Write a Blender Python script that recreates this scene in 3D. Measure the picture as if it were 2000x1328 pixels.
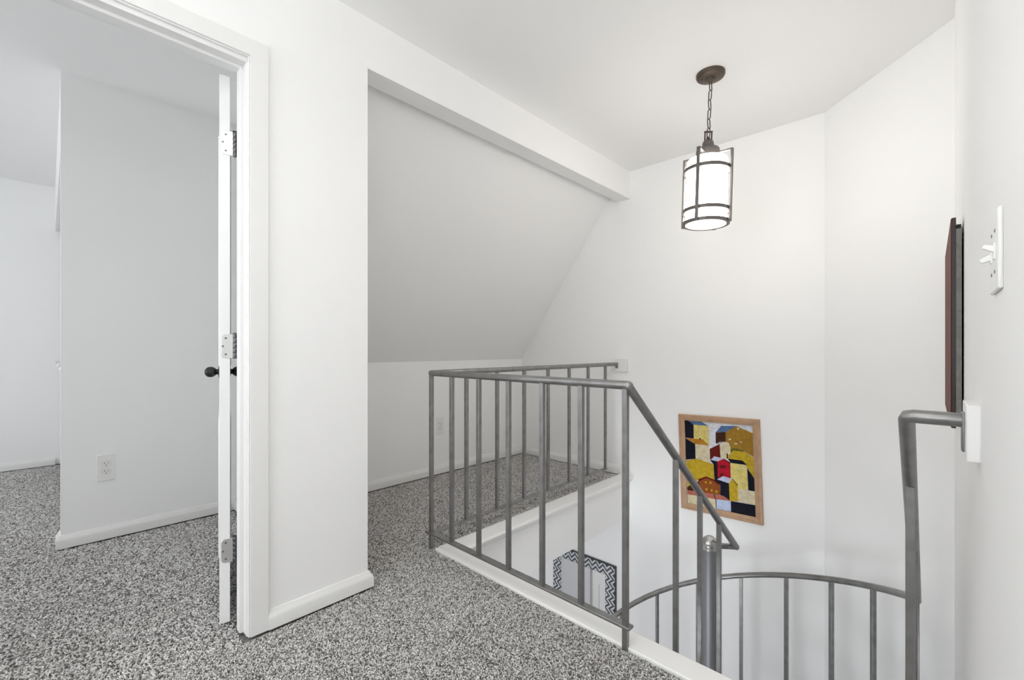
import bpy, bmesh, math, random
from mathutils import Vector, Matrix
from math import sin, cos, radians as R, pi

for o in list(bpy.data.objects):
    bpy.data.objects.remove(o)
S = bpy.context.scene
C = S.collection

# ------------------------------------------------------------------ camera
EYE = 1.03                      # eye height; origin = floor under the camera
YAW = R(43.535)                 # +Y runs along the hall wall, -X across the hall
cam = bpy.data.cameras.new('camera')
cam.sensor_width = 36.0
cam.lens = 862.0 / 2000 * 36
cam.shift_y = 17.5 / 2000
cam.clip_start = 0.01
camo = bpy.data.objects.new('camera', cam)
camo.location = (0, 0, EYE)
camo.rotation_euler = (pi / 2, 0, YAW)
C.objects.link(camo)
S.camera = camo

# ------------------------------------------------------------------ world, exposure, daylight
S.view_settings.view_transform = 'Standard'
S.view_settings.look = 'None'
S.view_settings.gamma = 1
S.view_settings.use_curve_mapping = False
S.view_settings.exposure = 0.40
S.cycles.diffuse_bounces = 8        # white rooms: let the daylight bounce
S.cycles.glossy_bounces = 3
S.cycles.use_light_tree = False
W = bpy.data.worlds.new('world')
S.world = W
W.use_nodes = True
W.cycles.sampling_method = 'NONE'
W.node_tree.nodes['Background'].inputs[0].default_value = (0.80, 0.88, 1.0, 1)
W.node_tree.nodes['Background'].inputs[1].default_value = 1.0


def window_light(name, loc, rot, sx, sy, power, col):
    l = bpy.data.lights.new(name, 'AREA')
    l.shape = 'RECTANGLE'
    l.size = sx
    l.size_y = sy
    l.energy = power
    l.color = col
    o = bpy.data.objects.new(name, l)
    o.location = loc
    o.rotation_euler = rot
    C.objects.link(o)
    return o


DAY = (0.97, 0.985, 1.0)
# daylight through unseen windows added to light the hall, bedroom and lower floor
window_light('added_hall_window_light', (-0.85, -2.27, 1.35), (pi / 2, 0, 0), 1.3, 1.5, 20, DAY)
window_light('added_bedroom_window_light', (-3.5, -2.97, 1.35), (pi / 2, 0, 0), 1.5, 1.5, 26, DAY)
window_light('added_lower_window_light', (-0.9, -0.97, -1.5), (pi / 2, 0, 0), 1.3, 1.4, 34, (0.92, 0.955, 1.0))

# ------------------------------------------------------------------ materials
MAT = {}


def mat(name, col, rough=0.5, metal=0.0, bump=None, vary=None, spec=0.5, coat=0.0, emit=None):
    """bump=(scale, strength, distance); vary=(scale, other colour, lo, hi)"""
    m = bpy.data.materials.new(name)
    m.use_nodes = True
    nt = m.node_tree
    b = nt.nodes['Principled BSDF']
    b.inputs['Base Color'].default_value = (*col, 1)
    b.inputs['Roughness'].default_value = rough
    b.inputs['Metallic'].default_value = metal
    b.inputs['Specular IOR Level'].default_value = spec
    b.inputs['Coat Weight'].default_value = coat
    tc = nt.nodes.new('ShaderNodeTexCoord')
    if vary:
        n = nt.nodes.new('ShaderNodeTexNoise')
        n.inputs['Scale'].default_value = vary[0]
        n.inputs['Detail'].default_value = 5
        nt.links.new(tc.outputs['Object'], n.inputs['Vector'])
        mr = nt.nodes.new('ShaderNodeMapRange')
        mr.inputs[1].default_value = vary[2]
        mr.inputs[2].default_value = vary[3]
        nt.links.new(n.outputs['Fac'], mr.inputs[0])
        mx = nt.nodes.new('ShaderNodeMix')
        mx.data_type = 'RGBA'
        mx.inputs[6].default_value = (*col, 1)
        mx.inputs[7].default_value = (*vary[1], 1)
        nt.links.new(mr.outputs[0], mx.inputs[0])
        nt.links.new(mx.outputs[2], b.inputs['Base Color'])
    if bump:
        n = nt.nodes.new('ShaderNodeTexNoise')
        n.inputs['Scale'].default_value = bump[0]
        n.inputs['Detail'].default_value = 3
        nt.links.new(tc.outputs['Object'], n.inputs['Vector'])
        bp = nt.nodes.new('ShaderNodeBump')
        bp.inputs['Strength'].default_value = bump[1]
        bp.inputs['Distance'].default_value = bump[2]
        nt.links.new(n.outputs['Fac'], bp.inputs['Height'])
        nt.links.new(bp.outputs[0], b.inputs['Normal'])
    if emit:
        b.inputs['Emission Color'].default_value = (*emit[0], 1)
        b.inputs['Emission Strength'].default_value = emit[1]
    MAT[name] = m
    return m


mat('wall_paint', (0.92, 0.92, 0.915), 0.6, spec=0.3)
mat('ceiling_paint', (0.92, 0.92, 0.915), 0.8, spec=0.2)
mat('trim_paint', (0.84, 0.84, 0.83), 0.32, bump=(40, 0.06, 0.002))
mat('baseboard_paint', (0.80, 0.795, 0.78), 0.38, bump=(40, 0.06, 0.002))
mat('door_paint', (0.85, 0.85, 0.85), 0.35)
mat('curb_paint', (0.90, 0.90, 0.885), 0.22, bump=(30, 0.1, 0.002))
mat('rail_paint', (0.285, 0.282, 0.278), 0.36, 0.7, bump=(90, 0.2, 0.002), vary=(24, (0.21, 0.205, 0.20), 0.42, 0.75))
mat('ball_metal', (0.5, 0.5, 0.49), 0.24, 0.9)
mat('pole_paint', (0.24, 0.245, 0.255), 0.45, 0.55, bump=(60, 0.12, 0.002))
mat('tread_steel', (0.22, 0.22, 0.22), 0.5, 0.5)
mat('nickel', (0.72, 0.72, 0.72), 0.3, 0.9)
mat('dark_nickel', (0.16, 0.16, 0.17), 0.3, 0.9)
mat('screw_metal', (0.2, 0.2, 0.2), 0.4, 0.8)
mat('black_bronze', (0.05, 0.05, 0.05), 0.35, 0.7)
mat('bronze', (0.11, 0.085, 0.065), 0.45, 0.7, bump=(90, 0.1, 0.002))
mat('bronze_frame', (0.17, 0.155, 0.145), 0.42, 0.7)
mat('plastic_white', (0.86, 0.86, 0.84), 0.3)
mat('slot_dark', (0.02, 0.02, 0.02), 0.6)
mat('rust', (0.10, 0.055, 0.03), 0.8)
mat('board_red', (0.15, 0.038, 0.024), 0.6, spec=0.2, vary=(14, (0.10, 0.024, 0.016), 0.35, 0.7))
mat('board_dark', (0.018, 0.008, 0.008), 0.4)
mat('board_grey', (0.20, 0.195, 0.18), 0.6, vary=(50, (0.14, 0.135, 0.125), 0.4, 0.7))
mat('board_black', (0.01, 0.01, 0.01), 0.6)
mat('wood_frame', (0.50, 0.315, 0.185), 0.4, vary=(25, (0.42, 0.25, 0.14), 0.35, 0.7))
mat('carpet_base', (0.16, 0.155, 0.15), 0.95, vary=(260, (0.34, 0.33, 0.32), 0.4, 0.6), bump=(260, 0.6, 0.01), spec=0.05)
mat('lower_floor', (0.36, 0.30, 0.24), 0.5, vary=(8, (0.28, 0.22, 0.17), 0.3, 0.7))
mat('lower_paint', (0.70, 0.71, 0.73), 0.6, spec=0.3)
mat('mirror_glass', (0.92, 0.93, 0.94), 0.01, 1.0)
mat('mirror_back', (0.05, 0.05, 0.055), 0.5)

# opal glass of the pendant: it gives off the lamp's light
mat('opal_glass', (0.95, 0.93, 0.88), 0.25, emit=((1.0, 0.95, 0.88), 11.0))

for n_, c_ in dict(sky=(.72, .73, .78), navy=(.012, .012, .022), blue=(.10, .17, .32), pale=(.72, .60, .20), orange=(.50, .22, .03),
                   cream=(.70, .62, .42), brown=(.06, .022, .012), ochre=(.36, .20, .03), green=(.13, .13, .03), maroon=(.14, .015, .012),
                   gray=(.42, .44, .50), yellow=(.55, .38, .03), lilac=(.58, .60, .78), red=(.45, .012, .03), rust=(.30, .085, .02),
                   pink=(.46, .15, .11), ltblue=(.52, .60, .80)).items():
    mat('paint_' + n_, c_, 0.6, spec=0.06, bump=(120, 0.35, 0.002), vary=(45, tuple(v * 0.82 for v in c_), 0.42, 0.62))

# chevron print of the mirror frame: zigzags running along each side (UV: x across, y along)
m = bpy.data.materials.new('chevron_print')
m.use_nodes = True
nt = m.node_tree
b = nt.nodes['Principled BSDF']
b.inputs['Roughness'].default_value = 0.4
uv = nt.nodes.new('ShaderNodeUVMap')
sx = nt.nodes.new('ShaderNodeSeparateXYZ')
nt.links.new(uv.outputs[0], sx.inputs[0])


def mth(op, a, bb=None):
    n = nt.nodes.new('ShaderNodeMath')
    n.operation = op
    for i, v in enumerate((a, bb)):
        if v is None:
            continue
        if isinstance(v, (int, float)):
            n.inputs[i].default_value = v
        else:
            nt.links.new(v, n.inputs[i])
    return n.outputs[0]


tri = mth('PINGPONG', sx.outputs[1], 0.5)
val = mth('FRACT', mth('ADD', mth('MULTIPLY', sx.outputs[0], 2.2), mth('MULTIPLY', tri, 2.0)))
dark = mth('LESS_THAN', val, 0.5)
mx = nt.nodes.new('ShaderNodeMix')
mx.data_type = 'RGBA'
mx.inputs[6].default_value = (0.62, 0.63, 0.65, 1)
mx.inputs[7].default_value = (0.055, 0.06, 0.075, 1)
nt.links.new(dark, mx.inputs[0])
nt.links.new(mx.outputs[2], b.inputs['Base Color'])
MAT['chevron_print'] = m

# carpet yarn: a blend of dark, mid and pale strands
m = bpy.data.materials.new('carpet_yarn')
m.use_nodes = True
nt = m.node_tree
b = nt.nodes['Principled BSDF']
b.inputs['Roughness'].default_value = 0.95
b.inputs['Specular IOR Level'].default_value = 0.05
oi = nt.nodes.new('ShaderNodeObjectInfo')
rp = nt.nodes.new('ShaderNodeValToRGB')
e = rp.color_ramp.elements
e[0].position = 0.0
e[0].color = (0.13, 0.122, 0.114, 1)
e[1].position = 1.0
e[1].color = (0.84, 0.825, 0.81, 1)
for p_, c_ in ((0.22, (0.30, 0.288, 0.275, 1)), (0.45, (0.52, 0.505, 0.49, 1)), (0.75, (0.70, 0.685, 0.67, 1))):
    k = e.new(p_)
    k.color = c_
nt.links.new(oi.outputs['Random'], rp.inputs[0])
nt.links.new(rp.outputs[0], b.inputs['Base Color'])
MAT['carpet_yarn'] = m


# ------------------------------------------------------------------ mesh helpers
class MB:
    def __init__(s):
        s.v, s.f, s.m = [], [], []

    def add(s, vs, fs, mi=0):
        o = len(s.v)
        s.v += [tuple(v) for v in vs]
        for f in fs:
            s.f.append(tuple(i + o for i in f))
            s.m.append(mi)
        return s

    def box(s, x0, x1, y0, y1, z0, z1, mi=0):
        return s.add([(x, y, z) for z in (z0, z1) for y in (y0, y1) for x in (x0, x1)],
                     [(0, 2, 3, 1), (4, 5, 7, 6), (0, 1, 5, 4), (2, 6, 7, 3), (0, 4, 6, 2), (1, 3, 7, 5)], mi)

    def prism(s, poly, fn, a, bb, mi=0):
        """poly: list of 2-D points (counter-clockwise seen from the end), fn(p, t) -> 3-D point, t from a to bb"""
        n = len(poly)
        vs = [fn(p, a) for p in poly] + [fn(p, bb) for p in poly]
        fs = [tuple(range(n))[::-1], tuple(range(n, 2 * n))]
        fs += [(i, (i + 1) % n, n + (i + 1) % n, n + i) for i in range(n)]
        return s.add(vs, fs, mi)

    def sweep(s, prof, path, mi=0, closed_prof=True):
        """prof: (offset to the right of travel, height); path: list of (x, y, z) mitred in plan"""
        P = [Vector(p) for p in path]
        n = len(prof)
        rings = []
        for i, p in enumerate(P):
            d0 = (p - P[i - 1]).normalized() if i else None
            d1 = (P[i + 1] - p).normalized() if i < len(P) - 1 else None
            d0 = d0 or d1
            d1 = d1 or d0
            n0 = Vector((d0.y, -d0.x, 0))
            n1 = Vector((d1.y, -d1.x, 0))
            mtr = (n0 + n1)
            mtr = mtr / max(1e-6, mtr.dot(n0))
            rings.append([(p.x + mtr.x * a, p.y + mtr.y * a, p.z + h) for a, h in prof])
        vs = [v for r in rings for v in r]
        fs = []
        for k in range(len(P) - 1):
            for i in range(n if closed_prof else n - 1):
                j = (i + 1) % n
                fs.append((k * n + i, k * n + j, (k + 1) * n + j, (k + 1) * n + i))
        fs.append(tuple(range(n))[::-1])
        fs.append(tuple((len(P) - 1) * n + i for i in range(n)))
        return s.add(vs, fs, mi)

    def tube(s, pts, r, n=16, closed=False, mi=0, ball=False):
        P = [Vector(p) for p in pts]
        rs = r if isinstance(r, (list, tuple)) else [r] * len(P)
        if ball:   # rounded ends
            for end in (0, -1):
                d = (P[0] - P[1]).normalized() if end == 0 else (P[-1] - P[-2]).normalized()
                base, rr = P[end].copy(), rs[end]
                ext = [(base + d * rr * sin(a), rr * max(0.02, cos(a))) for a in (R(30), R(60), R(88))]
                if end == 0:
                    P = [q for q, _ in ext[::-1]] + P
                    rs = [w for _, w in ext[::-1]] + list(rs)
                else:
                    P = P + [q for q, _ in ext]
                    rs = list(rs) + [w for _, w in ext]
        T = []
        for i in range(len(P)):
            a = P[i - 1] if (i or closed) else P[i]
            c = P[(i + 1) % len(P)] if (i < len(P) - 1 or closed) else P[i]
            T.append((c - a).normalized())
        u = T[0].orthogonal().normalized()
        vs = []
        for i, p in enumerate(P):
            u = (u - T[i] * u.dot(T[i])).normalized()
            w = T[i].cross(u)
            for k in range(n):
                t = 2 * pi * k / n
                vs.append(p + (u * cos(t) + w * sin(t)) * rs[i])
        fs = []
        L = len(P)
        for i in range(L if closed else L - 1):
            j = (i + 1) % L
            for k in range(n):
                kk = (k + 1) % n
                fs.append((i * n + k, i * n + kk, j * n + kk, j * n + k))
        if not closed:
            fs.append(tuple(range(n))[::-1])
            fs.append(tuple((L - 1) * n + k for k in range(n)))
        return s.add(vs, fs, mi)

    def lathe(s, prof, n=32, origin=(0, 0, 0), axis='Z', mi=0):
        """prof: (radius, height) pairs; closed at both ends by caps"""
        vs = []
        for r, h in prof:
            for k in range(n):
                t = 2 * pi * k / n
                a, bb = r * cos(t), r * sin(t)
                p = {'Z': (a, bb, h), 'X': (h, a, bb), 'Y': (bb, h, a)}[axis]
                vs.append(tuple(p[i] + origin[i] for i in range(3)))
        L = len(prof)
        fs = [(i * n + k, i * n + (k + 1) % n, (i + 1) * n + (k + 1) % n, (i + 1) * n + k) for i in range(L - 1) for k in range(n)]
        fs.append(tuple(range(n))[::-1])
        fs.append(tuple((L - 1) * n + k for k in range(n)))
        return s.add(vs, fs, mi)

    def build(s, name, mats, parent=None, bevel=0.0, smooth=35, seg=2):
        me = bpy.data.meshes.new(name)
        me.from_pydata(s.v, [], s.f)
        bm = bmesh.new()
        bm.from_mesh(me)
        bmesh.ops.recalc_face_normals(bm, faces=bm.faces)
        bm.to_mesh(me)
        bm.free()
        for mm in (mats if isinstance(mats, (list, tuple)) else [mats]):
            me.materials.append(MAT[mm])
        me.polygons.foreach_set('material_index', s.m)
        if smooth:
            me.shade_smooth()
            me.set_sharp_from_angle(angle=R(smooth))
        o = bpy.data.objects.new(name, me)
        C.objects.link(o)
        if parent:
            o.parent = parent
        if bevel:
            md = o.modifiers.new('bevel', 'BEVEL')
            md.width = bevel
            md.segments = seg
            md.limit_method = 'ANGLE'
            md.angle_limit = R(40)
        return o


def tag(o, label, cat, group=None, kind=None):
    o['label'] = label
    o['category'] = cat
    if group:
        o['group'] = group
    if kind:
        o['kind'] = kind
    return o


def thing(name, loc, label, cat, group=None, kind=None, rotz=0.0):
    o = bpy.data.objects.new(name, None)
    o.empty_display_size = 0.05
    o.location = loc
    o.rotation_euler = (0, 0, rotz)
    C.objects.link(o)
    return tag(o, label, cat, group, kind)


def struct(name, mb, mats, label, cat, bevel=0.0, smooth=35):
    return tag(mb.build(name, mats, None, bevel, smooth), label, cat, kind='structure')


# ------------------------------------------------------------------ the shell
ZC = 2.47          # ceiling height
XL = -1.775        # hall side of the left wall
XLB = -1.885       # its far side
XR = 0.073         # right wall
YB = 3.26          # back wall
XK = -2.96         # knee wall under the roof slope
XW = -3.26         # bedroom side wall (closet return)
XF = -5.67         # bedroom far wall
YP = 0.958         # pillar end
YD = 0.49          # hinge-side edge of the door opening
YD2 = -0.30        # latch-side edge
YCL = 0.047        # closet front
YH = -2.3          # hall end behind the camera
YBR = -3.0         # bedroom window wall
ZL = -2.75         # lower floor
ZS = -0.335        # underside of the upper floor
YC0, YC1 = 1.374, 1.468     # front curb
XC0, XC1 = -1.853, -1.738   # side curb

f = MB()
poly = [(XF - .12, YBR - .12), (XR + .12, YBR - .12), (XR + .12, YC0), (XC0, YC0), (XC0, YB + .1), (XF - .12, YB + .1)]
f.prism(poly, lambda p, t: (p[0], p[1], t), ZS + 0.02, -0.012)
struct('floor', f, 'carpet_base', 'upper floor covered in speckled grey carpet', 'floor', smooth=0)

f = MB()
poly = [(XF - .12, YBR - .12), (XR + .12, YBR - .12), (XR + .12, YC1 - .06), (XL - .03, YC1 - .06), (XL - .03, YB + .1), (XF - .12, YB + .1)]
f.prism(poly, lambda p, t: (p[0], p[1], t), ZS, ZS + 0.02)
struct('ceiling_lower', f, 'ceiling_paint', 'white ceiling of the lower floor around the stairwell', 'ceiling', smooth=0)

f = MB()
f.box(XF - .12, XR + .12, YBR - .12, YB + .12, ZC, ZC + .1)
struct('ceiling', f, 'ceiling_paint', 'white flat ceiling with the pendant hanging from it', 'ceiling', smooth=0)

f = MB()
f.box(-3.12, XR + .12, -1.12, YB + .12, ZL - .1, ZL)
struct('floor_lower', f, 'lower_floor', 'brown floor at the foot of the stairs', 'floor', smooth=0)

# left hall wall: pillar, part above the door, beam over the alcove opening, part behind the camera
f = MB()
f.box(XLB, XL, YD + .012, YP, 0, ZC)
f.box(XLB, XL, YD2 - .012, YD + .012, 2.078, ZC)
f.box(XLB, XL, YH - .1, YD2 - .012, 0, ZC)
f.box(XLB, XL, YP, YB, 2.249, ZC)
struct('wall_left', f, 'wall_paint', 'white hall wall with pillar, door opening and dropped beam', 'wall', smooth=0)

f = MB()
f.box(-3.12, -0.40, YB, YB + .12, ZL, ZC)
struct('wall_back', f, 'wall_paint', 'tall white wall behind the stairwell with the painting', 'wall', smooth=0)

f = MB()
k = 0.085
poly = [(-0.47, YB), (XR, YB - .543), (XR + k, YB - .543 + k), (-0.47 + k, YB + k)]
f.prism(poly, lambda p, t: (p[0], p[1], t), ZL, ZC)
struct('wall_angled', f, 'wall_paint', 'white diagonal wall cutting the corner of the stairwell', 'wall', smooth=0)

f = MB()
f.box(XR, XR + .12, YH - .1, YB - .543 + .03, ZL, ZC)
struct('wall_right', f, 'wall_paint', 'white wall with the light switch and red panel', 'wall', smooth=0)

# hall end with an added window (unseen, behind the camera)
f = MB()
f.box(XLB, -1.55, YH - .1, YH, 0, ZC)
f.box(-0.15, XR + .1, YH - .1, YH, 0, ZC)
f.box(-1.55, -0.15, YH - .1, YH, 0, 0.55)
f.box(-1.55, -0.15, YH - .1, YH, 2.15, ZC)
struct('wall_front', f, 'wall_paint', 'white end wall of the hall with the added daylight window', 'wall', smooth=0)

# knee wall and roof slope of the alcove
f = MB()
f.box(XK - .12, XK, YP - .02, YB, 0, 0.93)
struct('wall_knee', f, 'wall_paint', 'low white knee wall under the roof slope', 'wall', smooth=0)
f = MB()
poly = [(XK, 0.93), (-1.80, ZC + .05), (-1.95, ZC + .15), (XK - .14, 1.00), (XK - .14, 0.93)]
f.prism(poly, lambda p, t: (p[0], t, p[1]), YP - .02, YB + .02)
struct('wall_slope', f, 'ceiling_paint', 'sloping white ceiling plane above the knee wall', 'wall', smooth=0)

# partition between alcove and bedroom, bedroom shell
f = MB()
f.box(XW - .1, XLB + .005, 0.843, YP - .001, 0, ZC)
f.box(XF - .1, XW - .1, 0.72, 0.84, 0, ZC)
struct('wall_partition', f, 'wall_paint', 'white partition beside the open bedroom door', 'wall', smooth=0)
f = MB()
f.box(XW - .1, XW, YCL, 0.845, 0, ZC)
struct('wall_closet', f, 'wall_paint', 'white closet return wall with the outlet inside the bedroom', 'wall', smooth=0)
f = MB()
f.box(XF, XW - .1, YCL, YCL + .1, 2.08, ZC)
struct('wall_closet_header', f, 'wall_paint', 'white header over the closet doors', 'wall', smooth=0)
f = MB()
f.box(XF - .1, XF, YBR - .1, 0.84, 0, ZC)
struct('wall_bedroom_far', f, 'wall_paint', 'white far wall of the bedroom', 'wall', smooth=0)
f = MB()
f.box(XF, -4.3, YBR - .1, YBR, 0, ZC)
f.box(-2.7, XLB, YBR - .1, YBR, 0, ZC)
f.box(-4.3, -2.7, YBR - .1, YBR, 0, 0.55)
f.box(-4.3, -2.7, YBR - .1, YBR, 2.15, ZC)
struct('wall_bedroom_window', f, 'wall_paint', 'white bedroom wall with the added daylight window', 'wall', smooth=0)
f = MB()
f.box(XLB, XL, YBR - .1, YH - .1, 0, ZC)
struct('wall_bedroom_end', f, 'wall_paint', 'short white wall at the end of the bedroom', 'wall', smooth=0)


def window(name, x0, x1, y, z0, z1, label):
    """sash window filling an opening in a wall that faces +Y"""
    w = thing(name, ((x0 + x1) / 2, y, z0), label, 'window', kind='structure')
    ox, oy, oz = w.location
    def put(nm, bx, mt, bv=0.003):
        a = MB()
        a.box(bx[0] - ox, bx[1] - ox, bx[2] - oy, bx[3] - oy, bx[4] - oz, bx[5] - oz)
        return a.build(nm, mt, w, bv)
    t = 0.05
    put('frame_side', (x0, x0 + t, y - .08, y - .03, z0, z1), 'trim_paint')
    put('frame_side', (x1 - t, x1, y - .08, y - .03, z0, z1), 'trim_paint')
    put('frame_head', (x0 + t, x1 - t, y - .08, y - .03, z1 - t, z1), 'trim_paint')
    put('frame_foot', (x0 + t, x1 - t, y - .08, y - .03, z0, z0 + t), 'trim_paint')
    put('meeting_rail', (x0 + t, x1 - t, y - .08, y - .03, (z0 + z1) / 2 - .02, (z0 + z1) / 2 + .02), 'trim_paint')
    put('sill', (x0 - .04, x1 + .04, y - .002, y + .045, z0 - .03, z0), 'trim_paint')
    return w


window('window_1', -1.55, -0.15, YH, 0.55, 2.15, 'added white sash window, out of view, at the end of the hall')  # this and the bedroom one are unseen, put in for their daylight
window('window_2', -4.3, -2.7, YBR, 0.55, 2.15, 'added white sash window, out of view, in the bedroom')

# lower floor shell
f = MB()
f.box(-3.12, -3.0, -1.12, YB, ZL, ZS)
struct('wall_lower_left', f, 'lower_paint', 'grey wall of the lower floor', 'wall', smooth=0)
f = MB()
f.box(-3.0, -1.6, -1.12, -1.0, ZL, ZS)
f.box(-0.2, XR + .1, -1.12, -1.0, ZL, ZS)
f.box(-1.6, -0.2, -1.12, -1.0, ZL, -2.25)
f.box(-1.6, -0.2, -1.12, -1.0, -0.75, ZS)
struct('wall_lower_front', f, 'lower_paint', 'lower-floor wall with the added daylight window', 'wall', smooth=0)
window('window_3', -1.6, -0.2, -1.0, -2.25, -0.75, 'added white sash window, out of view, on the lower floor')  # unseen too, added to light the lower floor

# white door and casing on the lower-left wall (seen in the mirror)
d3 = thing('door_2', (-3.0, 1.45, ZL), 'white panelled door on the lower floor', 'door', kind='structure')
a = MB(); a.box(-.03, .006, -.40, .40, 0.005, 2.03); a.build('panel', 'door_paint', d3, 0.003)
for sgn in (-1, 1):
    a = MB(); a.box(-.01, .02, sgn * .43 - .035, sgn * .43 + .035, 0, 2.10); a.build('casing', 'trim_paint', d3, 0.004)
a = MB(); a.box(-.01, .02, -.465, .465, 2.035, 2.10); a.build('casing', 'trim_paint', d3, 0.004)
for (y0, y1, z0, z1) in ((-.30, -.05, .2, .85), (.05, .30, .2, .85), (-.30, -.05, 1.0, 1.85), (.05, .30, 1.0, 1.85)):
    a = MB(); a.box(.004, .012, y0, y1, z0, z1); a.build('raised_panel', 'door_paint', d3, 0.004)
a = MB(); a.lathe([(.012, 0), (.012, .03), (.026, .04), (.028, .055), (.018, .066), (.003, .068)], 20, (.005, -.34, 1.0), 'X')
a.build('knob', 'nickel', d3)

# ------------------------------------------------------------------ curb, fascia, nosing round the stairwell
f = MB()
f.box(XL - .09, XL, YC1 - .05, YB, ZS - .002, -0.02)
struct('trim_1', f, 'wall_paint', 'white fascia under the side edge of the stairwell', 'trim', smooth=0)
f = MB()
f.box(XL - .088, XR, YC1 - .11, YC1 - .03, ZS - .003, -0.02)
struct('trim_2', f, 'wall_paint', 'white fascia under the front edge of the stairwell', 'trim', smooth=0)
# nosing board: flat top, bullnose edge and a cove under it.  a = offset towards the well, h = height
w_ = XC1 - XC0
nose = [(0, -.020), (0, .005)] + [(w_ - .0125 + .0125 * sin(t), -.0075 + .0125 * cos(t)) for t in [R(q) for q in range(0, 181, 20)]]
nose += [(w_ - .0135, -.021), (w_ - .0150, -.030), (w_ - .0200, -.038), (w_ - .0280, -.043), (w_ - .0340, -.0445), (w_ - .0340, -.052), (0, -.052)]
f = MB()
f.sweep(nose[::-1], [(XC0, YC0 + .02, 0), (XC0, YB, 0)])
struct('trim_3', f, 'curb_paint', 'white rounded nosing board along the side of the stairwell', 'trim')
f = MB()
f.box(XC0, XR, YC0, YC1, -.030, .004)
struct('trim_4', f, 'curb_paint', 'flat white curb board along the front of the stairwell', 'trim', bevel=0.004)

# ------------------------------------------------------------------ baseboards
BBH = 0.067
bb = [(0, 0), (0.019, 0), (0.019, BBH * .58), (0.016, BBH * .72), (0.009, BBH * .86), (0.006, BBH * .97), (0.0, BBH)]


def baseboard(name, path, label, m='baseboard_paint'):
    f = MB()
    f.sweep(bb, [(x, y, 0) for x, y in path])
    return struct(name, f, m, label, 'baseboard', smooth=30)


# travel direction keeps the room on the right-hand side
baseboard('baseboard_pillar', [(XL, 0.558), (XL, YP), (XL - .05, YP)], 'white baseboard wrapping the foot of the hall pillar', 'trim_paint')
baseboard('baseboard_knee', [(XK, YP), (XK, YB), (XC0 - .002, YB)], 'white baseboard along the knee wall and alcove back wall')
baseboard('baseboard_closet', [(XW - .095, YCL), (XW, YCL), (XW, 0.843), (XLB, 0.843)], 'white baseboard round the closet return in the bedroom')
baseboard('baseboard_bedroom', [(XF, YBR), (XF, YCL)], 'white baseboard on the bedroom far wall')

# ------------------------------------------------------------------ bedroom doorway: jamb, stop, casing
f = MB()
f.box(XLB, XL, YD, YD + .013, 0, 2.066)
f.box(XLB, XL, YD2 - .013, YD2, 0, 2.066)
f.box(XLB, XL, YD2 - .012, YD + .012, 2.056, 2.08)
struct('trim_5', f, 'trim_paint', 'white door jamb lining the bedroom doorway', 'door jamb', bevel=0.0015)
f = MB()
f.box(-1.847, -1.812, YD - .012, YD + .001, 0, 2.056)
f.box(-1.847, -1.812, YD2 - .001, YD2 + .012, 0, 2.056)
f.box(-1.847, -1.812, YD2 + .011, YD - .011, 2.045, 2.0565)
struct('trim_6', f, 'trim_paint', 'white door stop strip inside the bedroom jamb', 'door stop', bevel=0.002)
# casing: stepped profile with two flats
cas = [(0, 0), (0.0095, 0), (0.0112, 0.0015), (0.0112, 0.0042), (0.0092, 0.0052), (0.0155, 0.0066), (0.0158, 0.064), (0.0145, 0.066), (0, 0.066)]


def casing(name, path2d, x, sgn, label):
    """path2d: (y, z) polyline of the inner edge; profile = (proud, outwards)"""
    f = MB()
    P = [Vector((p[0], p[1])) for p in path2d]
    n = len(cas)
    vs = []
    for i, p in enumerate(P):
        d0 = (p - P[i - 1]).normalized() if i else (P[1] - P[0]).normalized()
        d1 = (P[i + 1] - p).normalized() if i < len(P) - 1 else d0
        n0, n1 = Vector((d0.y, -d0.x)), Vector((d1.y, -d1.x))
        mt = n0 + n1
        mt = mt / mt.dot(n0)
        vs += [(x + sgn * a, p.x + mt.x * o, p.y + mt.y * o) for a, o in cas]
    fs = []
    for kk in range(len(P) - 1):
        fs += [(kk * n + i, kk * n + (i + 1) % n, (kk + 1) * n + (i + 1) % n, (kk + 1) * n + i) for i in range(n)]
    fs += [tuple(range(n)), tuple((len(P) - 1) * n + i for i in range(n))]
    f.add(vs, fs)
    return struct(name, f, 'trim_paint', label, 'door casing', smooth=12)


casing('trim_7', [(YD + .003, 0), (YD + .003, 2.072), (YD2 - .003, 2.072), (YD2 - .003, 0)], XL - .001, 1, 'white stepped casing framing the bedroom doorway')

# ------------------------------------------------------------------ bedroom door, swung open, seen on its hinge edge
DA = R(13.3)
door = thing('door_1', (-1.906, 0.437, 0.012), 'white bedroom door swung open, seen on its hinge edge', 'door', kind='structure', rotz=pi - DA)
# local: +x along the door's width, -y across its thickness (towards the jamb side)
DT, DWD, DHT = 0.034, 0.735, 2.035
a = MB(); a.box(0, DWD, -DT, 0, 0, DHT); a.build('panel', 'door_paint', door, 0.002)
for side in (0, 1):
    for (x0, x1, z0, z1) in ((.11, .34, .2, .75), (.40, .63, .2, .75), (.11, .34, .95, 1.85), (.40, .63, .95, 1.85)):
        a = MB()
        if side: a.box(x0, x1, -.003, .004, z0, z1)
        else: a.box(x0, x1, -DT - .004, -DT + .003, z0, z1)
        a.build('raised_panel', 'door_paint', door, 0.004)


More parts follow.
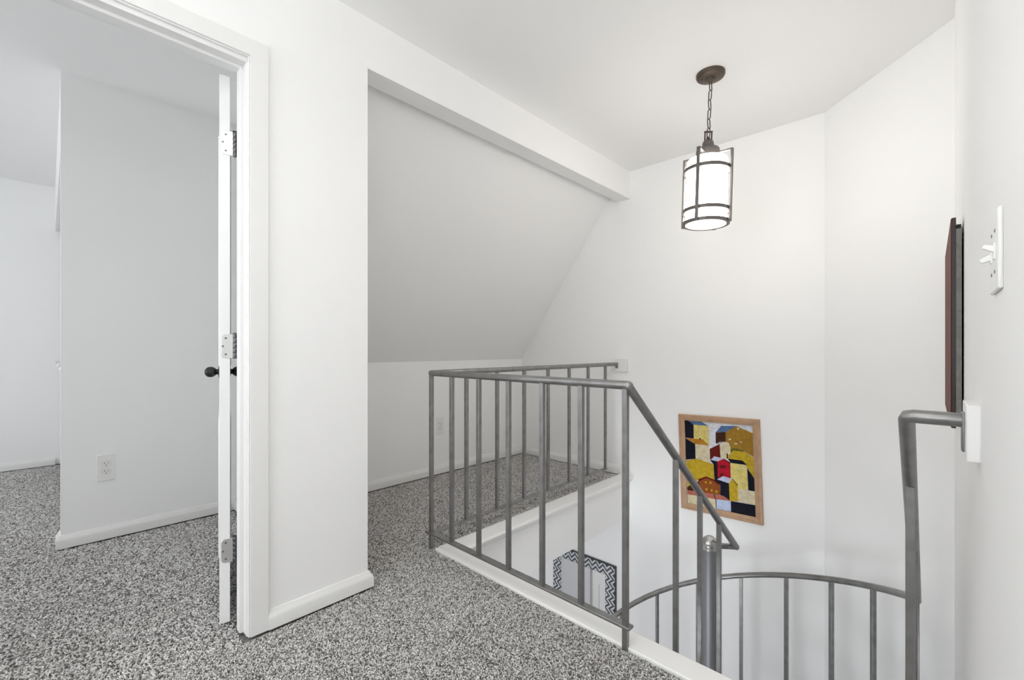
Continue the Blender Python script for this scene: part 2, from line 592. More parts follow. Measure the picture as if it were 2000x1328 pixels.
def hinge(zc, mt):
    h = MB()
    # leaf with rounded far corners lying on the door's hinge edge
    hh, r_ = 0.0445, 0.014
    pts = [(-DT - .011, -hh), (-DT - .011, hh)]
    pts += [(-.006 - r_ + r_ * sin(t), hh - r_ + r_ * cos(t)) for t in [R(q) for q in (0, 30, 60, 90)]]
    pts += [(-.006 - r_ + r_ * cos(t), -hh + r_ - r_ * sin(t)) for t in [R(q) for q in (0, 30, 60, 90)]]
    h.prism(pts, lambda p, t: (t, p[0], zc + p[1]), -.0022, .001)
    ho = h.build('hinge_leaf', mt, door, 0.0006)
    for yy, zz in ((-.020, .030), (-.011, 0), (-.020, -.030)):
        q = MB()
        q.lathe([(.0005, -.0036), (.003, -.0034), (.0038, -.0026), (.0038, 0)], 12, (0, yy, zc + zz), 'X')
        q.build('screw', 'screw_metal', ho, smooth=40)
    z0 = zc - .0465
    for i in range(5):
        q = MB()
        q.lathe([(.0065, .0006), (.0072, .0016), (.0072, .0166), (.0065, .0176)], 16, (.0, -DT - .0145, z0 + i * .0186))
        q.build('knuckle', 'dark_nickel', ho)
    q = MB(); q.lathe([(.003, 0), (.0078, .001), (.0078, .003), (.003, .005)], 16, (0, -DT - .0145, z0 + .0925)); q.build('pin_head', 'dark_nickel', ho)
    # leaf on the jamb
    q = MB(); q.box(-.004, .030, -DT - .0165, -DT - .0135, zc - hh, zc + hh); q.build('jamb_leaf', mt, ho, 0.0008)


for zc in (1.785, 1.028, 0.268):
    hinge(zc, 'nickel')
KZ = 0.905
for sgn, y0 in ((1, 0.0), (-1, -DT)):
    a = MB()
    prof = [(.030, 0), (.032, .003), (.030, .007), (.014, .009), (.0125, .016), (.017, .020), (.024, .029), (.0262, .040), (.024, .052), (.017, .060), (.007, .0645), (.001, .065)]
    a.lathe([(r, y0 + sgn * h) for r, h in prof], 24, (DWD - .065, 0, KZ), 'Y')
    a.build('knob', 'black_bronze', door)
a = MB(); a.box(DWD - .001, DWD + .0015, -DT / 2 - .012, -DT / 2 + .012, KZ - .03, KZ + .03); a.build('latch_plate', 'dark_nickel', door)

# ------------------------------------------------------------------ closet doors in the bedroom (bifold leaves)
cl = thing('door_3', (XW - .1, YCL + .03, 0.012), 'white bifold closet doors with small round knobs', 'door', kind='structure')
lw = (XF - XW + .1) / -4
for i in range(4):
    x1_ = -i * lw
    a = MB(); a.box(x1_ - lw + .003, x1_ - .003, 0, .03, 0, 2.06)
    lf = a.build('leaf', 'door_paint', cl, 0.002)
    for z0, z1 in ((.12, .85), (1.0, 1.95)):
        a = MB(); a.box(x1_ - lw + .07, x1_ - .07, -.003, .003, z0, z1); a.build('raised_panel', 'door_paint', lf, 0.003)
    if i in (0, 1, 3):
        a = MB(); a.lathe([(.006, .002), (.006, -.012), (.015, -.018), (.016, -.026), (.009, -.033), (.001, -.034)], 16, (x1_ - (.12 if i == 0 else lw - .1), 0, .905), 'Y')
        a.build('knob', 'plastic_white', lf)


# ------------------------------------------------------------------ outlets and switch
def outlet(x, y, z, label):
    """duplex outlet on a wall that faces +X"""
    t = thing('wall_outlet', (x, y, z), label, 'outlet', 'duplex outlets')
    a = MB(); a.box(0, .006, -.037, .037, -.072, .072); a.build('cover_plate', 'plastic_white', t, 0.0035, seg=3)
    for zz in (-.021, .021):
        q = MB()
        pts = []
        for i in range(24):
            an = 2 * pi * i / 24
            pts.append((.0175 * cos(an), max(-.0135, min(.0135, .0175 * sin(an)))))
        q.prism(pts, lambda p, u: (u, p[0], zz + p[1]), .004, .0075)
        rc = q.build('receptacle', 'plastic_white', t, 0.0006)
        for yy, h_ in ((-.0065, .0045), (.0065, .0035)):
            q = MB(); q.box(.0070, .0078, yy - .0011, yy + .0011, zz + .003 - h_, zz + .003 + h_); q.build('slot', 'slot_dark', rc)
        q = MB(); q.lathe([(.0024, .0070), (.0024, .0078)], 12, (0, 0, zz - .008), 'X'); q.build('ground_hole', 'slot_dark', rc)
        q = MB()
        ring = [(.0176 * cos(2 * pi * i / 24), max(-.0136, min(.0136, .0176 * sin(2 * pi * i / 24)))) for i in range(24)]
        q.tube([(.0062, p[0], zz + p[1]) for p in ring], .0005, 6, True); q.build('seam', 'slot_dark', rc)
    q = MB(); q.lathe([(.003, .005), (.0028, .0068), (.001, .0072)], 12, (0, 0, 0), 'X'); q.build('screw', 'nickel', t)
    return t


outlet(XW, 0.220, 0.385, 'white duplex outlet on the closet return wall inside the bedroom')
outlet(XK, 2.247, 0.389, 'white duplex outlet on the low knee wall behind the railing')

sw = thing('light_switch', (XR, 0.977, 1.173), 'white two-gang toggle switch on the right wall', 'light switch')
a = MB(); a.box(-.0055, 0, -.058, .058, -.058, .058); a.build('cover_plate', 'plastic_white', sw, 0.0035, seg=3)
for yy, ang in ((-.023, R(24)), (.023, R(-24))):
    q = MB(); q.box(-.0075, -.003, yy - .0055, yy + .0055, -.012, .012); q.build('toggle_collar', 'plastic_white', sw, 0.0008)
    q = MB()
    m4 = Matrix.Rotation(ang, 4, 'Y')
    vs = [(-.020, yy - .0030, -.0030), (-.020, yy + .0030, -.0030), (-.020, yy + .0030, .0030), (-.020, yy - .0030, .0030),
          (-.001, yy - .0042, -.0055), (-.001, yy + .0042, -.0055), (-.001, yy + .0042, .0055), (-.001, yy - .0042, .0055)]
    q.add([m4 @ Vector(v) for v in vs], [(0, 1, 2, 3), (7, 6, 5, 4), (0, 4, 5, 1), (1, 5, 6, 2), (2, 6, 7, 3), (3, 7, 4, 0)])
    q.build('toggle', 'plastic_white', sw, 0.0012)
    for zz in (-.030, .030):
        q = MB(); q.lathe([(.003, -.004), (.0028, -.0062), (.001, -.0066)], 12, (0, yy, zz), 'X'); q.build('screw', 'screw_metal', sw)

# ------------------------------------------------------------------ landing railing (front, side and sloping run are welded together)
rail = thing('landing_railing', (-1.883, 1.374, 0), 'grey painted steel guard railing around the carpeted stair opening', 'railing')
OX, OY = -1.883, 1.374
RT = 0.0155          # handrail radius
RZ = 0.905           # handrail axis height
BS = 0.0095          # half of a 19 mm square bar


def rbar(nm, x, y, z0, z1, h=BS, par=rail, o=(OX, OY, 0), m='rail_paint', rz=0.0):
    a = MB(); a.box(-h, h, -h, h, z0, z1)
    b_ = a.build(nm, m, par, 0.0018)
    b_.location = (x - o[0], y - o[1], -o[2])
    b_.rotation_euler = (0, 0, rz)
    return b_


FX = (-1.715, -1.517, -1.326, -1.137, -0.949)
SY = (1.612, 1.853, 2.095, 2.337, 2.577, 2.818, 3.062)
XN = -0.765
rbar('post', OX, OY, -0.01, RZ)
rbar('post', XN, OY, -0.01, RZ)
for x in FX:
    rbar('baluster', x, OY, 0.078, RZ)
for y in SY:
    rbar('baluster', OX, y, 0.078, RZ)
a = MB(); a.box(-.034, XN - OX + .022, -.016, .016, .070, .080); a.build('bottom_bar', 'rail_paint', rail, 0.002)
a = MB(); a.box(-.016, .016, .016, SY[-1] - OY + .012, .070, .080); a.build('bottom_bar', 'rail_paint', rail, 0.002)
# handrails: front run, side run, sloping run down to the centre pole
a = MB(); a.tube([(0, 0, RZ), (XN - OX + .012, 0, RZ)], RT, 18, ball=True); a.build('handrail', 'rail_paint', rail)
a = MB(); a.tube([(0, 0, RZ), (0.0, YB - OY - .022, RZ)], RT, 18); a.build('handrail', 'rail_paint', rail)
E0 = Vector((XN + .012, OY, RZ - .004))
E1 = Vector((-0.700, 2.345, 0.052))
POLE = Vector((-0.792, 2.250, 0))
# stair flight: straight steps first, then winders round the pole
Y0S, RUN, RISE = YC1 + .002, 0.20, 0.20


def step_z(y):
    return -RISE * (int((y - Y0S) / RUN) + 1)


# end flange against the wall plate
a = MB(); a.box(-.012, .012, YB - OY - .026, YB - OY - .020, RZ - .034, RZ + .012); a.build('end_flange', 'rail_paint', rail, 0.001)

blk = MB(); blk.box(-.055, .055, -.024, 0, -.055, .055)
o = blk.build('rail_block', 'trim_paint', None, 0.003)
o.location = (-1.845, YB + .001, 0.897)
tag(o, 'small square white block fixing the railing end to the back wall', 'mounting block')

# ------------------------------------------------------------------ spiral staircase below
st = thing('spiral_staircase', (POLE.x, POLE.y, ZL), 'grey steel spiral staircase winding down around its centre pole', 'staircase')
sp = Vector((POLE.x, POLE.y, ZL))
PR = 0.037
a = MB(); a.lathe([(PR, 0), (PR, 0.052 - ZL)], 40); a.build('center_pole', 'pole_paint', st)
a = MB()
prof = [(PR - .002, 0.044), (PR + .003, 0.046), (PR + .003, 0.056)] + [(.0395 * cos(t), 0.070 + .0395 * sin(t)) for t in [R(q) for q in range(-18, 90, 9)]] + [(.001, 0.1095)]
a.lathe([(r, h - ZL) for r, h in prof], 40); a.build('ball_cap', 'ball_metal', st)
RR = 0.750
XRL = POLE.x + RR          # axis of the handrail beside the right wall
for i in range(4):
    y = Y0S + RUN * i
    z = -RISE * (i + 1) - sp.z
    a = MB(); a.box(-.742 - sp.x + .0, XRL + .05 - sp.x, y - sp.y - .012, y + RUN - sp.y, z - .035, z); a.build('tread', 'tread_steel', st, 0.003)
NW = 9
for i in range(NW):
    a0, a1 = R(40 * i - 2), R(40 * (i + 1))
    z = -RISE * (5 + i) - sp.z
    if z < 0.03:
        break
    pts = [(PR * .9 * cos(t), PR * .9 * sin(t)) for t in (a0, a1)]
    arc = [((RR + .03) * cos(a0 + (a1 - a0) * q / 8), (RR + .03) * sin(a0 + (a1 - a0) * q / 8)) for q in range(9)]
    poly = [pts[0]] + arc + [pts[1]]
    a = MB(); a.prism(poly, lambda p, t: (p[0], p[1], t), z - .035, z); a.build('tread', 'tread_steel', st, 0.003)
for x in (-.748, XRL + .052):       # stringers of the straight flight
    a = MB()
    poly = [(Y0S, -.24), (Y0S + .8, -1.04), (Y0S + .8, -.86), (Y0S, -.06)]
    a.prism(poly, lambda p, t: (x - sp.x + t, p[0] - sp.y, p[1] - sp.z), -.005, .005); a.build('stringer', 'rail_paint', st, 0.001)


def helix_z(deg):
    return 0.085 - 0.00497 * deg


# outer handrail: stub at the right wall, straight slope, then round the pole
run = [Vector((XR - .022, 1.374, .875)), Vector((XRL + .012, 1.374, .875)), Vector((XRL + .003, 1.377, .873)), Vector((XRL, 1.386, .866))]
yb_, zb_ = POLE.y - .02, helix_z(0) + .012
for q in range(1, 11):
    t = q / 10
    run.append(Vector((XRL, 1.386 + (yb_ - 1.386) * t, .866 + (zb_ - .866) * t)))
for dg in range(2, 361, 6):
    run.append(Vector((POLE.x + RR * cos(R(dg)), POLE.y + RR * sin(R(dg)), helix_z(dg))))
a = MB(); a.tube([p - sp for p in run], RT, 18); a.build('handrail', 'rail_paint', st)
a = MB(); a.box(XR - .026 - sp.x, XR - .019 - sp.x, 1.358 - sp.y, 1.390 - sp.y, .808 - sp.z, .893 - sp.z); a.build('wall_flange', 'rail_paint', st, 0.003)
so = (sp.x, sp.y, sp.z)
# sloping inner handrail from the landing post down to the pole
a = MB(); a.tube([E0 - sp, E1 - sp], RT, 18, ball=True); a.build('sloping_handrail', 'rail_paint', st)
a = MB(); a.tube([E1 - sp, Vector((POLE.x + .02, POLE.y + .02, .06)) - sp], .0135, 16); a.build('pole_stub', 'rail_paint', st)
for y in (1.715, 1.935, 2.137):
    t = (y - E0.y) / (E1.y - E0.y)
    p = E0.lerp(E1, t)
    rbar('baluster', p.x, p.y, step_z(y) - .01, p.z + .002, BS, st, so)


def slope_z(y):
    return .866 + (zb_ - .866) * (y - 1.386) / (yb_ - 1.386)


for y in (1.60, 1.90, 2.18):
    rbar('baluster', XRL + .001, y, step_z(y) - .01, slope_z(y) - (.010 if y < 1.7 else 0), BS + .0005, st, so)
for dg in (14.5, 38, 57.3, 76.4, 95.6, 115, 134.5, 154, 173, 193, 212, 231, 250, 270, 290, 310):
    zt = -RISE * (5 + int(dg // 40))
    rbar('baluster', POLE.x + RR * cos(R(dg)), POLE.y + RR * sin(R(dg)), max(zt - .02, ZL), helix_z(dg), BS, st, so, rz=R(dg))

blk = MB(); blk.box(-.022, 0, -.070, .070, -.055, .062)
o = blk.build('rail_block', 'trim_paint', None, 0.003)
o.location = (XR + .001, 1.374, 0.852)
tag(o, 'upright white wooden block fixing the stair handrail to the right wall', 'mounting block')

# ------------------------------------------------------------------ pendant lantern
PX, PY = -0.838, 2.391
pd = thing('pendant_light', (PX, PY, ZC), 'bronze lantern pendant with lit white glass cylinder hanging on a chain', 'pendant lamp')
a = MB(); a.lathe([(.070, .001), (.070, -.012), (.067, -.018), (.060, -.022), (.024, -.028), (.022, -.036), (.012, -.040), (.008, -.048), (.001, -.049)], 40); a.build('canopy', 'bronze', pd)
a = MB(); a.lathe([(.0035, 0), (.0035, -.006), (.001, -.007)], 10, (-.036, -.020, -.023)); a.build('canopy_screw', 'bronze', pd)


def link(center, yaw, tilt):
    a = MB()
    L_, r_ = .017, .0085
    pts = []
    for i in range(20):
        t = 2 * pi * i / 20
        pts.append((r_ * cos(t), 0, r_ * sin(t) + (L_ if sin(t) >= 0 else -L_)))
    a.tube(pts, .0026, 8, True)
    l_ = a.build('chain_link', 'bronze', pd)
    l_.location = center
    l_.rotation_euler = (tilt, 0, yaw)
    return l_


ca, cb = Vector((0, 0, -.062)), Vector((-.008, -.008, 2.160 - ZC))
NLK = 6
for i in range(NLK):
    link(ca.lerp(cb, i / (NLK - 1)), YAW + R(25) + (pi / 2 if i % 2 else 0), R(3 if i % 2 else -4))
# body hangs from the chain, a little out of plumb
body = bpy.data.objects.new('lantern', None)
body.empty_display_size = .05
C.objects.link(body)
body.parent = pd
body.location = (-.008, -.008, 2.166 - ZC)
ax = Vector((-sin(YAW), cos(YAW), 0))     # it leans sideways
body.rotation_euler = Matrix.Rotation(R(1.8), 3, ax).to_euler()


def bput(mb, nm, mt, bv=0.0):
    return mb.build(nm, mt, body, bv)


a = MB()
for (p0, p1) in (((-.0165, 0, -.050), (-.0165, 0, 0)), ((.0165, 0, -.050), (.0165, 0, 0)), ((-.018, 0, 0), (.018, 0, 0)), ((-.018, 0, -.050), (.018, 0, -.050))):
    a.box(min(p0[0], p1[0]) - .003, max(p0[0], p1[0]) + .003, -.005, .005, min(p0[2], p1[2]) - .003, max(p0[2], p1[2]) + .003)
bl = bput(a, 'bail', 'bronze', 0.0008)
bl.rotation_euler = (0, 0, YAW - R(8))
a = MB(); a.lathe([(.004, -.026), (.008, -.032), (.011, -.040), (.009, -.046), (.014, -.053)], 20); bput(a, 'finial', 'bronze')
a = MB(); a.lathe([(.001, -.048), (.022, -.049), (.026, -.054), (.028, -.064), (.029, -.084), (.046, -.087), (.055, -.093), (.058, -.102), (.058, -.150)], 40); bput(a, 'cap', 'bronze_frame')
GT, GB = -.146, -.480         # glass top and bottom
GR = .100
a = MB()
prof = [(.050, GT + .001), (GR - .014, GT), (GR - .004, GT - .004), (GR, GT - .014), (GR, GB + .004), (GR - .003, GB), (GR - .02, GB - .002), (.004, GB - .002)]
a.lathe(prof, 40); bput(a, 'glass_shade', 'opal_glass')
# four flat straps: radial arm at the top, long upright outside the glass
a0 = R(-90.3)
SR = .122
for i in range(4):
    a = MB()
    a.box(.050, SR + .003, -.0085, .0085, -.126, -.119)
    a.box(SR - .006, SR + .004, -.0085, .0085, -.487, -.119)
    s_ = bput(a, 'strap', 'bronze_frame', 0.0008)
    s_.rotation_euler = (0, 0, a0 + i * pi / 2)
for zz in (-.207, -.418, -.480):
    a = MB()
    rr0, rr1 = (.106, .115) if zz > -.45 else (.099, .115)
    hw = .009 if zz > -.45 else .007
    n = 48
    vs, fs = [], []
    for k in range(n):
        t = 2 * pi * k / n
        for r_, h2 in ((rr0, -hw), (rr1, -hw), (rr1, hw), (rr0, hw)):
            vs.append((r_ * cos(t), r_ * sin(t), zz + h2))
    for k in range(n):
        j = (k + 1) % n
        for q in range(4):
            fs.append((k * 4 + q, k * 4 + (q + 1) % 4, j * 4 + (q + 1) % 4, j * 4 + q))
    a.add(vs, fs)
    bput(a, 'ring', 'bronze_frame')
for zz in (-.207, -.418):      # pins tying straps to rings
    for i in range(4):
        an = a0 + i * pi / 2
        a = MB(); a.tube([(.110 * cos(an), .110 * sin(an), zz), (.120 * cos(an), .120 * sin(an), zz)], .004, 10); bput(a, 'pin', 'bronze_frame')

# ------------------------------------------------------------------ bowl lamps added out of view as fill light (hall, bedroom)
def added_bowl_lamp(x, y, zc, power, label, drop=0.0):
    t = thing('added_fill_lamp', (x, y, zc), label, 'added fill lamp', 'added white bowl fill lamps')
    a = MB(); a.lathe([(.075, .001), (.075, -.014), (.060, -.022), (.010, -.024)], 32); a.build('canopy', 'nickel', t)
    a = MB(); a.lathe([(.008, -.020), (.008, -.200 - drop)], 12); a.build('stem', 'nickel', t)
    m = MAT.get('bowl%g' % power) or mat('bowl%g' % power, (0.95, 0.94, 0.92), 0.3, emit=((1.0, 0.985, 0.96), power))
    prof = [(.19, -.150), (.188, -.165), (.165, -.195), (.12, -.222), (.06, -.238), (.004, -.242)]
    a = MB(); a.lathe([(r_, h - drop) for r_, h in prof], 24); a.build('bowl', m.name, t)
    a = MB(); a.lathe([(.010, -.238 - drop), (.012, -.248 - drop), (.006, -.258 - drop), (.001, -.259 - drop)], 16); a.build('finial', 'nickel', t)
    return t


added_bowl_lamp(-0.65, 0.10, ZC, 10.0, 'added white glass bowl lamp on the hall ceiling, out of view', 0.25)
added_bowl_lamp(-3.1, -1.5, ZC, 1.5, 'added white glass bowl lamp on the bedroom ceiling, out of view')

# ------------------------------------------------------------------ framed painting on the back wall (hung slightly crooked)
pt = thing('framed_painting', (-1.085, YB, 0.2065), 'wood-framed painting of crowded yellow, red and brown houses', 'painting')
pt.rotation_euler = (0, -R(1.9), 0)
CW, CH, FWD = 0.457, 0.607, 0.0435
hw, hh = CW / 2, CH / 2
# frame rails: stepped moulding, mitred; local front is -Y
mould = [(0, 0), (0, -.018), (.006, -.020), (.022, -.026), (.026, -.022), (.034, -.024), (FWD, -.022), (FWD, 0)]   # (outwards, y)
cs = [(-hw, -hh), (hw, -hh), (hw, hh), (-hw, hh)]
for i in range(4):
    (x0, z0), (x1, z1) = cs[i], cs[(i + 1) % 4]
    a = MB()
    vs = []
    for (x, z) in ((x0, z0), (x1, z1)):
        for off, y in mould:
            vs.append((x + math.copysign(off, x), y, z + math.copysign(off, z)))
    n = len(mould)
    fs = [(q, (q + 1) % n, n + (q + 1) % n, n + q) for q in range(n)] + [tuple(range(n)), tuple(range(n, 2 * n))]
    a.add(vs, fs)
    a.build('frame_rail', 'wood_frame', pt, 0.0008, smooth=30)
PAINT = [
    ('sky', [(0,1),(1.0,1),(1.0,0),(0,0)]),
    ('navy', [(0,1),(0.058,0.999),(0.138,0.952),(0.138,0.788),(0,0.788)]),
    ('blue', [(0.055,0.996),(0.265,0.998),(0.365,0.954),(0.138,0.954)]),
    ('pale', [(0.138,0.953),(0.37,0.955),(0.369,0.722),(0.134,0.786)]),
    ('orange', [(0.001,0.786),(0.276,0.789),(0.369,0.724),(0.153,0.724)]),
    ('brown', [(0.218,0.802),(0.245,0.802),(0.244,0.786),(0.218,0.785)]),
    ('navy', [(0.001,0.782),(0.153,0.724),(0.152,0.547),(0,0.522)]),
    ('cream', [(0.153,0.723),(0.367,0.722),(0.37,0.511),(0.152,0.547)]),
    ('brown', [(0.473,0.885),(0.622,0.903),(0.616,0.783),(0.469,0.758)]),
    ('blue', [(0.473,0.887),(0.561,0.968),(0.78,0.979),(0.619,0.901)]),
    ('ochre', [(0.619,0.901),(0.78,0.979),(0.998,0.915),(1,0.651),(0.876,0.705),(0.679,0.704),(0.666,0.775),(0.617,0.789)]),
    ('cream', [(0.777,0.958),(0.814,0.961),(0.814,0.943),(0.794,0.939)]),
    ('cream', [(0.655,0.825),(0.698,0.836),(0.69,0.816),(0.667,0.812)]),
    ('cream', [(0.735,0.787),(0.788,0.788),(0.773,0.772),(0.742,0.774)]),
    ('cream', [(0.811,0.814),(0.848,0.809),(0.833,0.792)]),
    ('green', [(0.679,0.704),(0.726,0.726),(0.846,0.719),(0.879,0.702),(0.725,0.693),(0.679,0.665)]),
    ('maroon', [(0.375,0.686),(0.528,0.757),(0.537,0.599),(0.376,0.562)]),
    ('gray', [(0.474,0.749),(0.529,0.781),(0.604,0.789),(0.528,0.752)]),
    ('cream', [(0.528,0.754),(0.604,0.788),(0.683,0.74),(0.679,0.679),(0.635,0.661),(0.628,0.599),(0.534,0.597)]),
    ('yellow', [(0.644,0.64),(0.725,0.702),(0.891,0.699),(1,0.64),(1,0.418),(0.952,0.469),(0.888,0.562),(0.829,0.595),(0.643,0.601)]),
    ('brown', [(0.624,0.662),(0.643,0.658),(0.642,0.603),(0.623,0.601)]),
    ('navy', [(0.637,0.601),(0.844,0.599),(0.905,0.556),(0.676,0.556)]),
    ('navy', [(0.372,0.56),(0.485,0.553),(0.676,0.558),(0.675,0.376),(0.643,0.324),(0.647,0.12),(0.514,0.17),(0.517,0.283),(0.435,0.333),(0.424,0.514)]),
    ('lilac', [(0.388,0.562),(0.442,0.608),(0.579,0.593),(0.485,0.552)]),
    ('red', [(0.485,0.55),(0.579,0.593),(0.67,0.545),(0.672,0.386),(0.564,0.392),(0.481,0.365)]),
    ('maroon', [(0.522,0.511),(0.61,0.517),(0.609,0.484),(0.522,0.481)]),
    ('maroon', [(0.517,0.419),(0.561,0.43),(0.56,0.392),(0.516,0.382)]),
    ('maroon', [(0.576,0.593),(0.592,0.591),(0.676,0.558),(0.676,0.534)]),
    ('yellow', [(0.005,0.512),(0.165,0.552),(0.427,0.512),(0.432,0.33),(0.306,0.354),(0.189,0.305),(0.005,0.191)]),
    ('brown', [(0.005,0.193),(0.078,0.234),(0.206,0.295),(0.219,0.16),(0.004,0.155)]),
    ('rust', [(0.181,0.298),(0.306,0.354),(0.435,0.33),(0.514,0.283),(0.514,0.17),(0.236,0.16)]),
    ('maroon', [(0.181,0.307),(0.306,0.357),(0.443,0.334),(0.514,0.283),(0.49,0.283),(0.419,0.318),(0.306,0.338),(0.205,0.288)]),
    ('yellow', [(0.285,0.294),(0.315,0.3),(0.311,0.278),(0.288,0.275)]),
    ('yellow', [(0.354,0.303),(0.39,0.302),(0.378,0.278),(0.36,0.281)]),
    ('yellow', [(0.295,0.218),(0.319,0.221),(0.319,0.193),(0.294,0.193)]),
    ('yellow', [(0.368,0.215),(0.4,0.217),(0.397,0.191),(0.372,0.191)]),
    ('yellow', [(0.44,0.212),(0.477,0.214),(0.473,0.185),(0.445,0.185)]),
    ('pink', [(0.007,0.155),(0.252,0.165),(0.558,0.166),(0.657,0.121),(0.43,0.111),(0.006,0.106)]),
    ('cream', [(0.006,0.105),(0.454,0.111),(0.453,0),(0.003,0.0)]),
    ('ltblue', [(0.449,0.112),(0.663,0.122),(0.663,0.001),(0.447,0)]),
    ('navy', [(0.412,0.165),(0.425,0.167),(0.449,0.108),(0.45,0.003),(0.44,0.001),(0.438,0.106)]),
    ('navy', [(0.661,0.122),(1,0.128),(1.0,0),(0.66,0.0)]),
    ('pale', [(0.673,0.557),(0.902,0.553),(0.908,0.283),(0.764,0.276),(0.755,0.326),(0.687,0.378),(0.672,0.382)]),
    ('cream', [(0.79,0.524),(0.806,0.524),(0.805,0.494),(0.789,0.495)]),
    ('cream', [(0.851,0.529),(0.869,0.528),(0.868,0.497),(0.85,0.499)]),
    ('cream', [(0.842,0.372),(0.86,0.372),(0.859,0.333),(0.841,0.334)]),
    ('navy', [(0.906,0.523),(1,0.416),(1,0.277),(0.911,0.28)]),
    ('cream', [(0.761,0.278),(1,0.279),(1,0.128),(0.761,0.137)]),
    ('yellow', [(0.644,0.321),(0.692,0.378),(0.765,0.321),(0.764,0.135),(0.647,0.121)]),
    ('brown', [(0.687,0.38),(0.697,0.381),(0.768,0.32),(0.768,0.301),(0.759,0.314)]),
    ('lilac', [(0.471,0.344),(0.564,0.393),(0.69,0.38),(0.643,0.321)]),
]
names = []
for n_, _ in PAINT:
    if n_ not in names:
        names.append(n_)
a = MB()
a.box(-hw, hw, -.0075, -.001, -hh, hh, names.index('sky'))
for i, (n_, P_) in enumerate(PAINT):
    y = -.008 - i * .00006
    a.add([((u - .5) * CW, y, (v - .5) * CH) for u, v in P_], [tuple(range(len(P_)))], names.index(n_))
me_o = a.build('canvas', ['paint_' + n_ for n_ in names], pt, smooth=0)

# ------------------------------------------------------------------ layered red panel on the right wall
pn = thing('wall_panel_art', (XR, 1.945, 0.783), 'dark red wooden panel over a grey board on the right wall', 'wall art')
LP, HP = 0.79, 0.656
a = MB()
a.box(-.0165, -.0055, .012, LP - .03, .022, HP - .02)
a.build('backing', 'board_black', pn, 0.001)
a = MB(); a.box(-.0175, -.0045, 0, LP - .05, .012, HP - .035); a.build('back_board', 'board_grey', pn, 0.001)
a = MB(); a.box(-.0272, -.0172, 0, LP, 0, HP); a.build('rim_board', 'board_dark', pn, 0.0008)
a = MB(); a.box(-.0290, -.0270, .0015, LP - .002, .002, HP - .002); a.build('front_board', 'board_red', pn, 0.002)
a = MB(); a.box(-.0048, .001, .25, .55, .25, .45); a.build('wall_cleat', 'board_black', pn)

# ------------------------------------------------------------------ chevron mirror on the lower part of the back wall
mr = thing('wall_mirror', (-2.222, YB, -1.213), 'rectangular mirror with a dark and white chevron frame on the lower wall', 'mirror')
MW, MH, MF = 0.64, 0.86, 0.088
a = MB(); a.box(-MW / 2 - .006, MW / 2 + .006, -.022, 0, -MH / 2 - .006, MH / 2 + .006); a.build('backing', 'mirror_back', mr, 0.001)
cs = [(-MW / 2, -MH / 2), (MW / 2, -MH / 2), (MW / 2, MH / 2), (-MW / 2, MH / 2)]
for i in range(4):
    (x0, z0), (x1, z1) = cs[i], cs[(i + 1) % 4]
    ins = lambda x, z: (x - math.copysign(MF, x), z - math.copysign(MF, z))
    (xi0, zi0), (xi1, zi1) = ins(x0, z0), ins(x1, z1)
    q = [(x0, z0), (x1, z1), (xi1, zi1), (xi0, zi0)]
    a = MB()
    a.add([(x, -.0215, z) for x, z in q] + [(x, -.028, z) for x, z in q], [(0, 1, 2, 3), (7, 6, 5, 4), (0, 4, 5, 1), (1, 5, 6, 2), (2, 6, 7, 3), (3, 7, 4, 0)])
    o = a.build('frame_side', 'chevron_print', mr, smooth=0)
    uvl = o.data.uv_layers.new(name='UVMap')
    L_ = math.hypot(x1 - x0, z1 - z0)
    dx, dz = (x1 - x0) / L_, (z1 - z0) / L_
    per = 0.072
    for lp in o.data.loops:
        v = o.data.vertices[lp.vertex_index].co
        al = (v.x - x0) * dx + (v.z - z0) * dz
        ac = abs((v.x - x0) * -dz + (v.z - z0) * dx)
        uvl.data[lp.index].uv = (ac / MF, al / per)
a = MB(); a.box(-MW / 2 + MF - .002, MW / 2 - MF + .002, -.025, -.0205, -MH / 2 + MF - .002, MH / 2 - MF + .002); a.build('glass', 'mirror_glass', mr, smooth=0)

# ------------------------------------------------------------------ carpet pile (stuff): short curled yarn tufts
rnd = random.Random(4)
tm = MB()
pts = [(-.0028, 0, -.002), (-.0022, .0004, .0030), (.0002, .0008, .0060), (.0030, .0, .0060), (.0048, -.0012, .0026)]
tm.tube(pts, [.0021, .0023, .0024, .0021, .0013], 4)
tme = bpy.data.meshes.new('tuft')
tme.from_pydata(tm.v, [], tm.f)
tme.shade_smooth()
tme.materials.append(MAT['carpet_yarn'])
tuft = bpy.data.objects.new('tuft', tme)

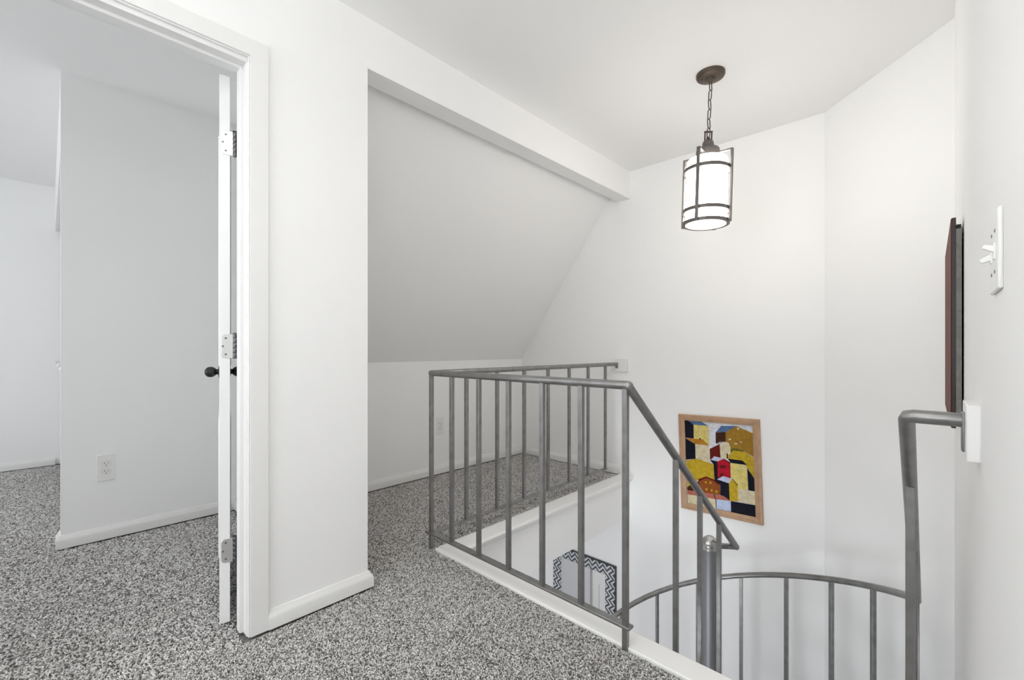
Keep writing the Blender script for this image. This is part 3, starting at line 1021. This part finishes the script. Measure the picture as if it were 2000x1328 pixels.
ng = bpy.data.node_groups.new('pile', 'GeometryNodeTree')
ng.interface.new_socket('Geometry', in_out='INPUT', socket_type='NodeSocketGeometry')
ng.interface.new_socket('Geometry', in_out='OUTPUT', socket_type='NodeSocketGeometry')
gi, go = ng.nodes.new('NodeGroupInput'), ng.nodes.new('NodeGroupOutput')
iop = ng.nodes.new('GeometryNodeInstanceOnPoints')
oin = ng.nodes.new('GeometryNodeObjectInfo')
oin.inputs['Object'].default_value = tuft
oin.inputs['As Instance'].default_value = True
rr = ng.nodes.new('FunctionNodeRandomValue')
rr.data_type = 'FLOAT_VECTOR'
rr.inputs[0].default_value = (-0.45, -0.45, 0)
rr.inputs[1].default_value = (0.45, 0.45, 6.283)
na = ng.nodes.new('GeometryNodeInputNamedAttribute')
na.data_type = 'FLOAT'
na.inputs[0].default_value = 'size'
ng.links.new(gi.outputs[0], iop.inputs['Points'])
ng.links.new(oin.outputs['Geometry'], iop.inputs['Instance'])
ng.links.new(rr.outputs[0], iop.inputs['Rotation'])
ng.links.new(na.outputs['Attribute'], iop.inputs['Scale'])
ng.links.new(iop.outputs[0], go.inputs[0])


def pile(name, rects, step, size, label):
    vs, sz = [], []
    for (x0, x1, y0, y1) in rects:
        nx, ny = max(1, int((x1 - x0) / step)), max(1, int((y1 - y0) / step))
        for i in range(nx):
            for j in range(ny):
                vs.append((x0 + (i + rnd.random()) * (x1 - x0) / nx, y0 + (j + rnd.random()) * (y1 - y0) / ny, -.012))
                sz.append(size * rnd.uniform(.8, 1.25))
    me = bpy.data.meshes.new(name)
    me.from_pydata(vs, [], [])
    at = me.attributes.new('size', 'FLOAT', 'POINT')
    at.data.foreach_set('value', sz)
    me.materials.append(MAT['carpet_yarn'])
    o = bpy.data.objects.new(name, me)
    C.objects.link(o)
    md = o.modifiers.new('pile', 'NODES')
    md.node_group = ng
    return tag(o, label, 'carpet', kind='stuff')


e_ = .004
pile('carpet_pile', [(XL + .02, XR - .01, -.1, YC0 - e_), (XLB, XL + .02, YP + .02, YC0 - e_)],
     .0047, 0.80, 'speckled grey twist carpet on the hall landing before the railing')
pile('carpet_pile', [(XK + .022, XLB, YP, YB - .022), (XLB, XC0 - e_, YC0 - e_, YB - .022)],
     .0054, 0.90, 'speckled grey twist carpet in the alcove under the roof slope')
pile('carpet_pile', [(XW + .022, XLB, -.5, .82), (XLB, XL + .02, YD2 + .03, YD - .015), (XF + .02, XW + .022, -1.0, YCL + .03)],
     .0060, 1.0, 'speckled grey twist carpet on the bedroom floor')
